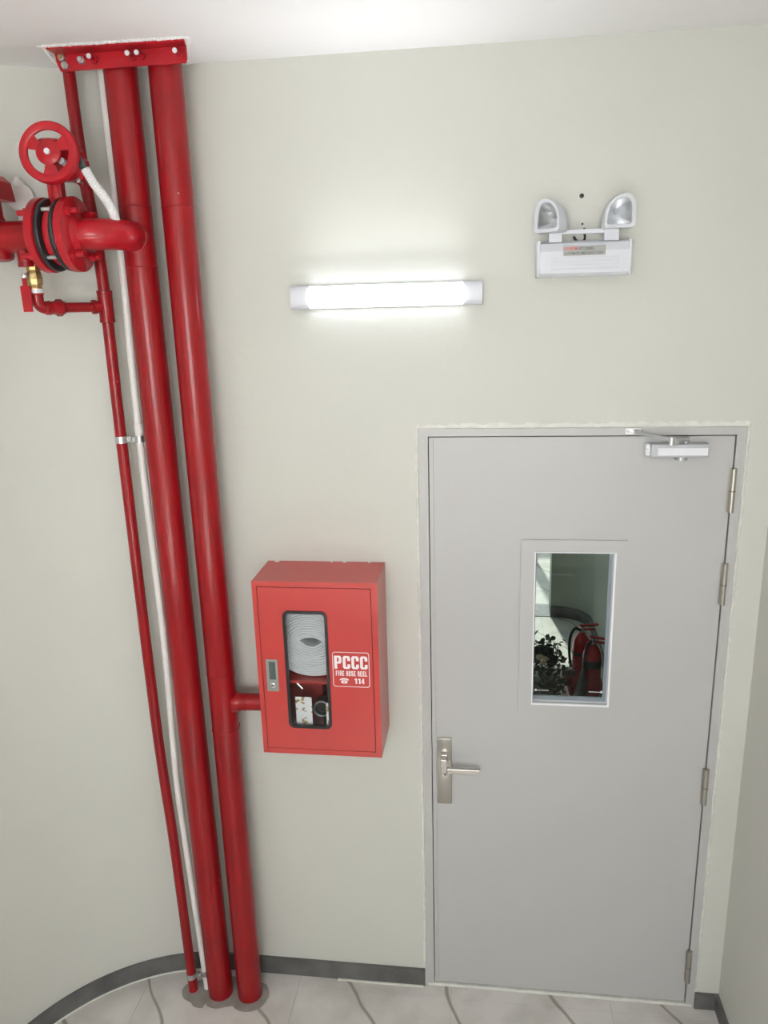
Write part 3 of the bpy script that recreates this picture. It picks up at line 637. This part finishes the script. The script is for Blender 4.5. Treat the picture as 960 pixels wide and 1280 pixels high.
for i in range(NW):
    a = 2*PI*(i+.5)/NW
    if is_spoke(a):
        a0, a1 = 2*PI*i/NW, 2*PI*(i+1)/NW
        A = [wheel_pt(Rh-.002, a0, -.0035), wheel_pt(Rh-.002, a1, -.0035), wheel_pt(Ri+.002, a1, -.0045), wheel_pt(Ri+.002, a0, -.0045)]
        B = [wheel_pt(Rh-.002, a0, .003), wheel_pt(Rh-.002, a1, .003), wheel_pt(Ri+.002, a1, .002), wheel_pt(Ri+.002, a0, .002)]
        bm.faces.new(A); bm.faces.new(B[::-1])
        for k in range(4): bm.faces.new((A[k], A[(k+1) % 4], B[(k+1) % 4], B[k]))
hw = link('handwheel', bm, VALVE, val, smooth=True)
bm = bmesh.new(); cyl(bm, T @ Vector((0, -.012, 0)), T @ Vector((0, -.004, 0)), .0075, 18); o = link('hub_nut', bm, WPLA, None, smooth=True); o.parent = hw; o.matrix_parent_inverse = Matrix()

# flow switch on the feed pipe
fs = empty('flow_switch', (-1.165, YV, ZA+.04), 'red flow switch box standing on the horizontal pipe at the left edge', 'switch')
la('stem', (-1.170, YV, ZA+.047), (0, 0, 1), [(0, .024), (.004, .022), (.012, .0195), (.055, .0185), (.062, .022)], PIPE, fs)
bm = bmesh.new(); prism(bm, [(-1.240, 2.897), (-1.122, 2.895), (-1.130, 2.945), (-1.148, 2.963), (-1.240, 2.966)], (0, .075, 0), o=(0, -.315, 0)); link('switch_housing', bm, VALVE, fs, bevel=.003)
cy('housing_screw', (-1.150, -.318, 2.905), (-1.150, -.314, 2.905), .004, CHR, fs, n=10)
# white round junction box on the curved wall behind
jb = empty('junction_box', (-1.19, -.115, 2.93), 'off-white round plastic junction box on the curved wall behind the flow switch', 'junction box')
nx = Vector((.545, -.838, 0))
c0 = Vector((-1.183, -.116, 2.925))
la('body', c0, nx, [(0, .040), (.018, .040), (.021, .037)], WPIPE, jb)
bm = bmesh.new(); lathe(bm, c0+Vector((0, 0, .030)), (0, 0, 1), [(0, .022), (.012, .018), (.022, .009), (.026, .008)], 20); 
for v in bm.verts: v.co += nx*.004
link('spout', bm, WPIPE, jb, smooth=True)
cy('screw', c0+nx*.020+Vector((-.024, -.0156, .012)), c0+nx*.0225+Vector((-.024, -.0156, .012)), .0035, GAP, jb, n=10)
cy('conduit_stub', c0+nx*.0125+Vector((.0, 0, -.032)), c0+nx*.0125+Vector((0, 0, -.085)), .011, WPIPE, jb)

# ------------------------------------------------------------ thin red pipe with bypass branch
PT = [(-.985, -.105, H-.001), (-.978, -.105, 3.02), (-.955, -.105, 2.70), (-.953, -.105, 2.18), (-.944, -.107, 1.18), (-.925, -.112, .68), (-.913, -.116, .20), (-.908, -.12, 0)]
def smoothp(P, k=6):
    out = []; P = [Vector(q) for q in P]
    for i in range(len(P)-1):
        p0, p1, p2, p3 = P[max(i-1, 0)], P[i], P[i+1], P[min(i+2, len(P)-1)]
        for j in range(k):
            t = j/k; out.append(.5*((2*p1)+(-p0+p2)*t+(2*p0-5*p1+4*p2-p3)*t*t+(-p0+3*p1-3*p2+p3)*t**3))
    out.append(P[-1]); return out
pt = riser('drain_pipe', smoothp(PT), .0178, 'thin red pipe, leftmost of the vertical pipes, with a branch to the brass valve', m=PIPE, n=24)
ZT = 2.601
la('tee', (-.9535, -.105, ZT-.048), (0, 0, 1), [(0, .0205), (.002, .0235), (.010, .0235), (.011, .0225), (.086, .0225), (.087, .0235), (.095, .0235), (.097, .0205)], PIPE, pt)
BE = Vector((-1.094, -.260, ZT)); BS = Vector((-.955, -.105, ZT)); bd = (BE-BS).normalized()
la('tee_socket', BS, bd, [(.010, .019), (.030, .019), (.031, .0215), (.040, .0215), (.041, .019)], PIPE, pt)
bm = bmesh.new(); cyl(bm, BS+bd*.03, BE-bd*.02, .0145, 24); link('branch_pipe', bm, PIPE, pt, smooth=True)
L_ = (BE-BS).length
la('union_nut', BS+bd*(L_-.085), bd, [(0, .018), (.006, .0195), (.010, .025), (.026, .025), (.030, .020), (.040, .0185), (.042, .021), (.050, .021), (.052, .018)], PIPE, pt, 8, smooth=False)
ev = [BE-bd*.03] + [BE-bd*.03+bd*.022*math.sin(math.radians(a))+Vector((0, 0, .022*(1-math.cos(math.radians(a))))) for a in range(15, 91, 15)] + [BE-bd*.008+Vector((0, 0, .040))]
bm = bmesh.new(); tube(bm, ev, [.0175]*(len(ev)-1)+[.0175], 24); torus(bm, ev[-1], (0, 0, 1), .0175, .003, 24, 8); torus(bm, ev[0], bd, .0175, .003, 24, 8); link('bend', bm, PIPE, pt, smooth=True)
BVX = ev[-1].x; BVY = ev[-1].y
bv = empty('ball_valve', (BVX, BVY, ZT+.036), 'small brass ball valve with a red lever hanging under the horizontal pipe', 'valve')
la('body', (BVX, BVY, ZT+.0405), (0, 0, 1), [(0, .0195), (.016, .0195), (.020, .0175), (.026, .021), (.040, .023), (.056, .021), (.064, .0185), (.066, .0205), (.082, .0205), (.083, .0165), (.104, .0165)], BRASS, bv, 8, smooth=False)
bm = bmesh.new()
cyl(bm, (BVX-.008, BVY-.016, ZT+.090), (BVX-.011, BVY-.034, ZT+.090), .0085, 14); link('stem', bm, ZINC, bv, smooth=True)
la('stem_nut', (BVX-.011, BVY-.034, ZT+.090), (-.15, -1, 0), [(0, .0075), (.006, .0075), (.008, .004)], CHR, bv, 6, smooth=False)
bm = bmesh.new(); prism(bm, [(-.014, -.076), (.013, -.076), (.015, -.02), (.014, -.004), (.006, -.002), (.005, .030), (-.006, .030), (-.006, -.002), (-.015, -.004)], Vector((.15, 1, 0)).normalized()*.004, o=(BVX-.012, BVY-.036, ZT+.066)); 
link('lever', bm, VALVE, bv, bevel=.001)
bm = bmesh.new(); frame_prism(bm, [(.0212*math.cos(k*PI/12), .0212*math.sin(k*PI/12)) for k in range(24)], [(.0205*math.cos(k*PI/12), .0205*math.sin(k*PI/12)) for k in range(24)], (0, 0, .012), o=(BVX, BVY, ZT+.042), u=(1, 0, 0), v=(0, 1, 0)); link('thread_tape', bm, WHT, bv, smooth=True)

# ------------------------------------------------------------ white conduit and flexible conduit
WP = [(-.887, -.100, H-.001), (-.886, -.100, 2.86), (-.893, -.100, 2.20), (-.884, -.100, 1.48), (-.891, -.100, 1.08), (-.893, -.100, .88), (-.878, -.100, .47), (-.862, -.102, .10), (-.857, -.106, 0)]
wp = riser('conduit', smoothp(WP), .0120, 'thin white plastic conduit running between the thin and middle red pipes', 'conduit', WPIPE, 16)
cy('coupler', (-.8915, -.1, 2.205), (-.8915, -.1, 2.235), .0148, WPIPE, wp)
fx = empty('flexible_conduit', (-.88, -.30, 2.95), 'short ribbed white flexible conduit bending down from the valve gearbox', 'conduit')
FP = smoothp([(-.868, -.308, 2.962), (-.852, -.30, 2.925), (-.835, -.27, 2.885), (-.832, -.235, 2.842), (-.845, -.200, 2.805), (-.862, -.16, 2.785), (-.876, -.130, 2.770)], 22)
rad = [.0118+(.0012 if i % 2 else -.0010) for i in range(len(FP))]
bm = bmesh.new(); tube(bm, FP, rad, 16); link('ribbed_sleeve', bm, mat('white_sleeve', (.85, .85, .85, 1), .4), fx, smooth=True)
cy('cable_gland', (-.884, -.308, 2.994), (-.868, -.308, 2.960), .0095, DARKPL, fx, n=12, r2=.0105)
bm = bmesh.new(); tube(bm, [(-.893, -.31, 3.018), (-.878, -.312, 2.995), (-.862, -.31, 2.955)], .0035, 8); link('red_wire', bm, VALVE, fx, smooth=True)
bm = bmesh.new(); tube(bm, [(-.898, -.308, 3.022), (-.886, -.310, 3.0)], .006, 8); link('cable', bm, RUB, fx, smooth=True)

# ------------------------------------------------------------ pipe clamps
def clamp(name, a, b, z, ra, rb, label):
    t = empty(name, (a[0], a[1], z), label, 'clamp')
    for (x, y), r_ in ((a, ra), (b, rb)):
        bm = bmesh.new(); frame_prism(bm, [((r_+.0025)*math.cos(k*PI/12), (r_+.0025)*math.sin(k*PI/12)) for k in range(24)], [((r_+.0004)*math.cos(k*PI/12), (r_+.0004)*math.sin(k*PI/12)) for k in range(24)], (0, 0, .022), o=(x, y, z-.011), u=(1, 0, 0), v=(0, 1, 0))
        link('clamp_ring', bm, ZINC, t, smooth=True)
    x0, x1 = a[0]+ra, b[0]-rb; ym = (a[1]+b[1])/2
    bx('clamp_lug', (x0, ym-.003, z-.009), (x0+.016, ym+.003, z+.009), ZINC, t, bevel=.001)
    bx('clamp_lug', (x1-.012, ym-.003, z-.007), (x1, ym+.003, z+.009), ZINC, t, bevel=.001)
    cy('clamp_bolt', (x0+.012, ym-.010, z), (x0+.012, ym+.008, z), .006, CHR, t, n=6, smooth=False)
    return t
clamp('pipe_clamp', (-.9530, -.105), (-.893, -.100), 2.186, .0178, .0124, 'upper galvanised clamp tying the thin red pipe to the white conduit')
clamp('pipe_clamp', (-.9105, -.118), (-.8605, -.104), .075, .0185, .0124, 'lower galvanised clamp just above the floor on the thin red pipe')

# ------------------------------------------------------------ steel angle at the ceiling
br = empty('ceiling_bracket', (-.79, -.18, H), 'red steel angle bracket with bolts on the ceiling in front of the pipes', 'bracket')
bm = bmesh.new(); prism(bm, [(-.972, 3.239), (-.607, 3.239), (-.603, 3.250), (-.603, H), (-.985, H), (-.980, 3.256)], (0, .006, 0), o=(0, -.176, 0)); prism(bm, [(-.978, -.232), (-.592, -.218), (-.603, -.176), (-.980, -.176)], (0, 0, .006), o=(0, 0, H-.0065), u=(1, 0, 0), v=(0, 1, 0))
link('angle', bm, VALVE, br, bevel=.001)
bi = 0
for x, z, m_, ln in ((-.962, 3.272, BRASS, .012), (-.955, 3.252, ZINC, .010), (-.905, 3.262, CHR, .014), (-.868, 3.262, WPLA, .032), (-.757, 3.262, WPLA, .034), (-.730, 3.262, WPLA, .034), (-.622, 3.260, WPLA, .034)):
    bm = bmesh.new(); cyl(bm, (x, -.177, z), (x, -.185, z), .0105, 6); cyl(bm, (x, -.182, z), (x, -.177-ln, z), .0055, 12); b = link('bolt', bm, ZINC if m_ is not WPLA else VALVE, br)
    bm = bmesh.new(); cyl(bm, (x, -.177-ln, z), (x, -.181-ln, z), .0065, 12); o = link('bolt_tip', bm, m_, None); o.parent = b; o.matrix_parent_inverse = Matrix()
bm = bmesh.new()
for k in range(44):
    x = -.995+.41*k/43; y = -.230+.012*k/43
    lathe(bm, (x, y-.004-.006*random.random(), H), (0, 0, -1), [(0, .006+.006*random.random()), (.003, .006), (.0045, .002)], 8)
for k in range(14):
    lathe(bm, (-.985-.062*k/13+.004*random.random(), -.230+.2*k/13, H), (0, 0, -1), [(0, .007+.004*random.random()), (.003, .005), (.0045, .002)], 8)
    lathe(bm, (-.588-.080*k/13+.006*random.random(), -.215+.205*k/13, H), (0, 0, -1), [(0, .009+.006*random.random()), (.003, .006), (.0045, .002)], 8)
o = link('filler_edge', bm, mat('white_filler', (.82, .82, .81, 1), .8), br)
# cement patch at the foot of the pipes
bm = bmesh.new(); P = []
for cx, cy_, r_, a0, a1 in ((-.905, -.125, .045, 90, 260), (-.86, -.150, .045, 215, 290), (-.797, -.130, .062, 225, 300), (-.6795, -.122, .073, 225, 360+45)):
    for a in range(a0, a1+1, 15): P.append((cx+r_*math.cos(math.radians(a))*(1+.04*random.random()), cy_+r_*math.sin(math.radians(a))*(1+.04*random.random())))
P += [(-.70, -.045), (-.80, -.045)]
prism(bm, P, (0, 0, .004), u=(1, 0, 0), v=(0, 1, 0)); o = link('cement_collar', bm, CEMENT); tag(o, 'grey cement patch on the floor round the feet of the pipes', 'cement patch')

# ------------------------------------------------------------ things beyond the door
def extinguisher(x, y, z, s, ang, label, horn):
    t = empty('fire_extinguisher', (x, y, z), label, 'extinguisher', 'fire extinguishers behind the door')
    r_ = .058*s
    la('cylinder', (x, y, z), (0, 0, 1), [(0, r_*.9), (.008, r_), (.36*s, r_), (.40*s, r_*.93), (.43*s, r_*.72), (.45*s, r_*.42), (.46*s, r_*.34)], EXR, t, 36)
    bm = bmesh.new(); r2 = r_+.0006
    frame_prism(bm, [(r2*math.cos(math.radians(a))*1.004, r2*math.sin(math.radians(a))*1.004) for a in range(0, 360, 12)], [(r_*.999*math.cos(math.radians(a)), r_*.999*math.sin(math.radians(a))) for a in range(0, 360, 12)], (0, 0, (.05 if horn else .02)*s), o=(x, y, z+.31*s), u=(1, 0, 0), v=(0, 1, 0)); link('label_band', bm, BLKP, t, smooth=True)
    la('valve_head', (x, y, z+.455*s), (0, 0, 1), [(0, .018), (.02, .018), (.022, .014), (.045, .014)], CHR, t, 16)
    ca, sa = math.cos(ang), math.sin(ang)
    for k, (dz, ex) in enumerate(((.0, .09), (.026, .115))):
        bm = bmesh.new(); bar(bm, (x-ca*.02, y-sa*.02, z+.48*s+dz), (x+ca*ex, y+sa*ex, z+.48*s+dz*1.1-.008), .022, .010); link('carry_handle' if k == 0 else 'squeeze_lever', bm, EXR, t)
    if horn:
        bm = bmesh.new(); pts = smoothp([(x-.01, y-.01, z+.475*s), (x-.04, y-.045, z+.46*s), (x-.055, y-.065, z+.38*s), (x-.055, y-.075, z+.30*s)], 6); tube(bm, pts, .009, 10); link('hose', bm, RUB, t, smooth=True)
        bm = bmesh.new(); tube(bm, [(x-.055, y-.075, z+.32*s), (x-.085, y-.085, z+.08*s)], [.016, .046], 20); link('discharge_horn', bm, RUB, t, smooth=True)
    else:
        bm = bmesh.new(); pts = smoothp([(x-.01, y-.01, z+.475*s), (x-.05, y-.02, z+.49*s), (x-.078, y-.03, z+.43*s), (x-.080, y-.03, z+.33*s), (x-.066, y-.03, z+.22*s)], 6); tube(bm, pts, .009, 10); link('hose', bm, RUB, t, smooth=True)
    return t
extinguisher(.905, 2.20, .006, 1.02, math.radians(-15), 'front fire extinguisher seen through the door glass, with a black horn', True)
extinguisher(.862, 2.40, .006, 1.0, math.radians(20), 'rear fire extinguisher seen through the door glass, with a chrome neck and black hose', False)
tr = empty('extinguisher_stand', (.88, 2.28, 0), 'low red tray holding the two extinguishers beyond the door', 'stand')
bm = bmesh.new()
box(bm, (.765, 2.085, 0), (1.0, 2.09, .14)); box(bm, (.765, 2.475, 0), (1.0, 2.48, .14)); box(bm, (.765, 2.09, 0), (.77, 2.475, .14)); box(bm, (.995, 2.09, 0), (1.0, 2.475, .14)); link('tray_wall', bm, EXR, tr)
bx('tray_floor', (.77, 2.09, 0), (.995, 2.475, .005), EXR, tr)
o = la('glossy_jar', (.955, 2.00, 0), (0, 0, 1), [(0, .03), (.01, .042), (.10, .052), (.16, .045), (.19, .030), (.21, .032)], POT, None, 28); tag(o, 'dark glossy jar at the lower right corner of the door glass', 'jar')
# potted roses
pp = empty('potted_plant', (.62, 2.25, 0), 'dark leafy potted rose plant seen at the lower left of the door glass', 'plant')
la('pot', (.62, 2.25, 0), (0, 0, 1), [(0, .075), (.01, .08), (.17, .105), (.18, .108), (.185, .10)], POT, pp)
la('soil', (.62, 2.25, .165), (0, 0, 1), [(0, .098), (.006, .097)], GAP, pp)
bm = bmesh.new(); rnd = random.Random(3)
for k in range(420):
    a = rnd.random()*2*PI; q = rnd.random()**.5; z = .14+.27*rnd.random(); rr = q*.165*(1.1-.75*max(0, (z-.25)/.2)) 
    if k < 40: z = .38+.10*rnd.random(); rr = .10*q
    c = Vector((.62+rr*math.cos(a), 2.25+rr*math.sin(a), z)); L = .028+.022*rnd.random(); W_ = L*.42
    rot = Matrix.Rotation(rnd.random()*2*PI, 3, 'Z') @ Matrix.Rotation(rnd.uniform(-1.1, .6), 3, 'Y') @ Matrix.Rotation(rnd.uniform(-.8, .8), 3, 'X')
    V = [bm.verts.new(c + rot @ Vector(v)) for v in ((0, 0, 0), (L*.35, W_*.8, .004), (L*.7, W_*.6, .002), (L, 0, -.004), (L*.7, -W_*.6, .002), (L*.35, -W_*.8, .004), (L*.5, 0, -.003))]
    for i, j in ((0, 1), (1, 2), (2, 3), (3, 4), (4, 5), (5, 0)): bm.faces.new((V[i], V[j], V[6]))
tag(link('foliage', bm, LEAF, pp), kind='stuff')
bm = bmesh.new()
for k in range(12):
    a = k*2*PI/12; tube(bm, [(.62+.02*math.cos(a), 2.25+.02*math.sin(a), .16), (.62+.06*math.cos(a), 2.25+.06*math.sin(a), .30), (.62+.08*math.cos(a+.3), 2.25+.08*math.sin(a+.3), .43)], .0025, 5)
link('stems', bm, LEAF, pp)
for (x, y, z, r_) in ((.575, 2.17, .385, .030), (.607, 2.16, .378, .028), (.59, 2.16, .35, .022), (.715, 2.15, .26, .015), (.70, 2.15, .20, .013), (.735, 2.16, .13, .018), (.555, 2.13, .30, .010), (.75, 2.15, .10, .012)):
    bm = bmesh.new()
    for k in range(9):
        a = k*2.4; q = r_*(.25+.085*k); lathe(bm, (x+q*.35*math.cos(a), y+q*.35*math.sin(a), z-r_*.4), (math.cos(a)*.5, math.sin(a)*.5, 1), [(0, q*.35), (r_*.4, q*.62), (r_*.8, q*.55), (r_*.7, q*.4)], 8)
    link('rose', bm, ROSE, pp, smooth=True)
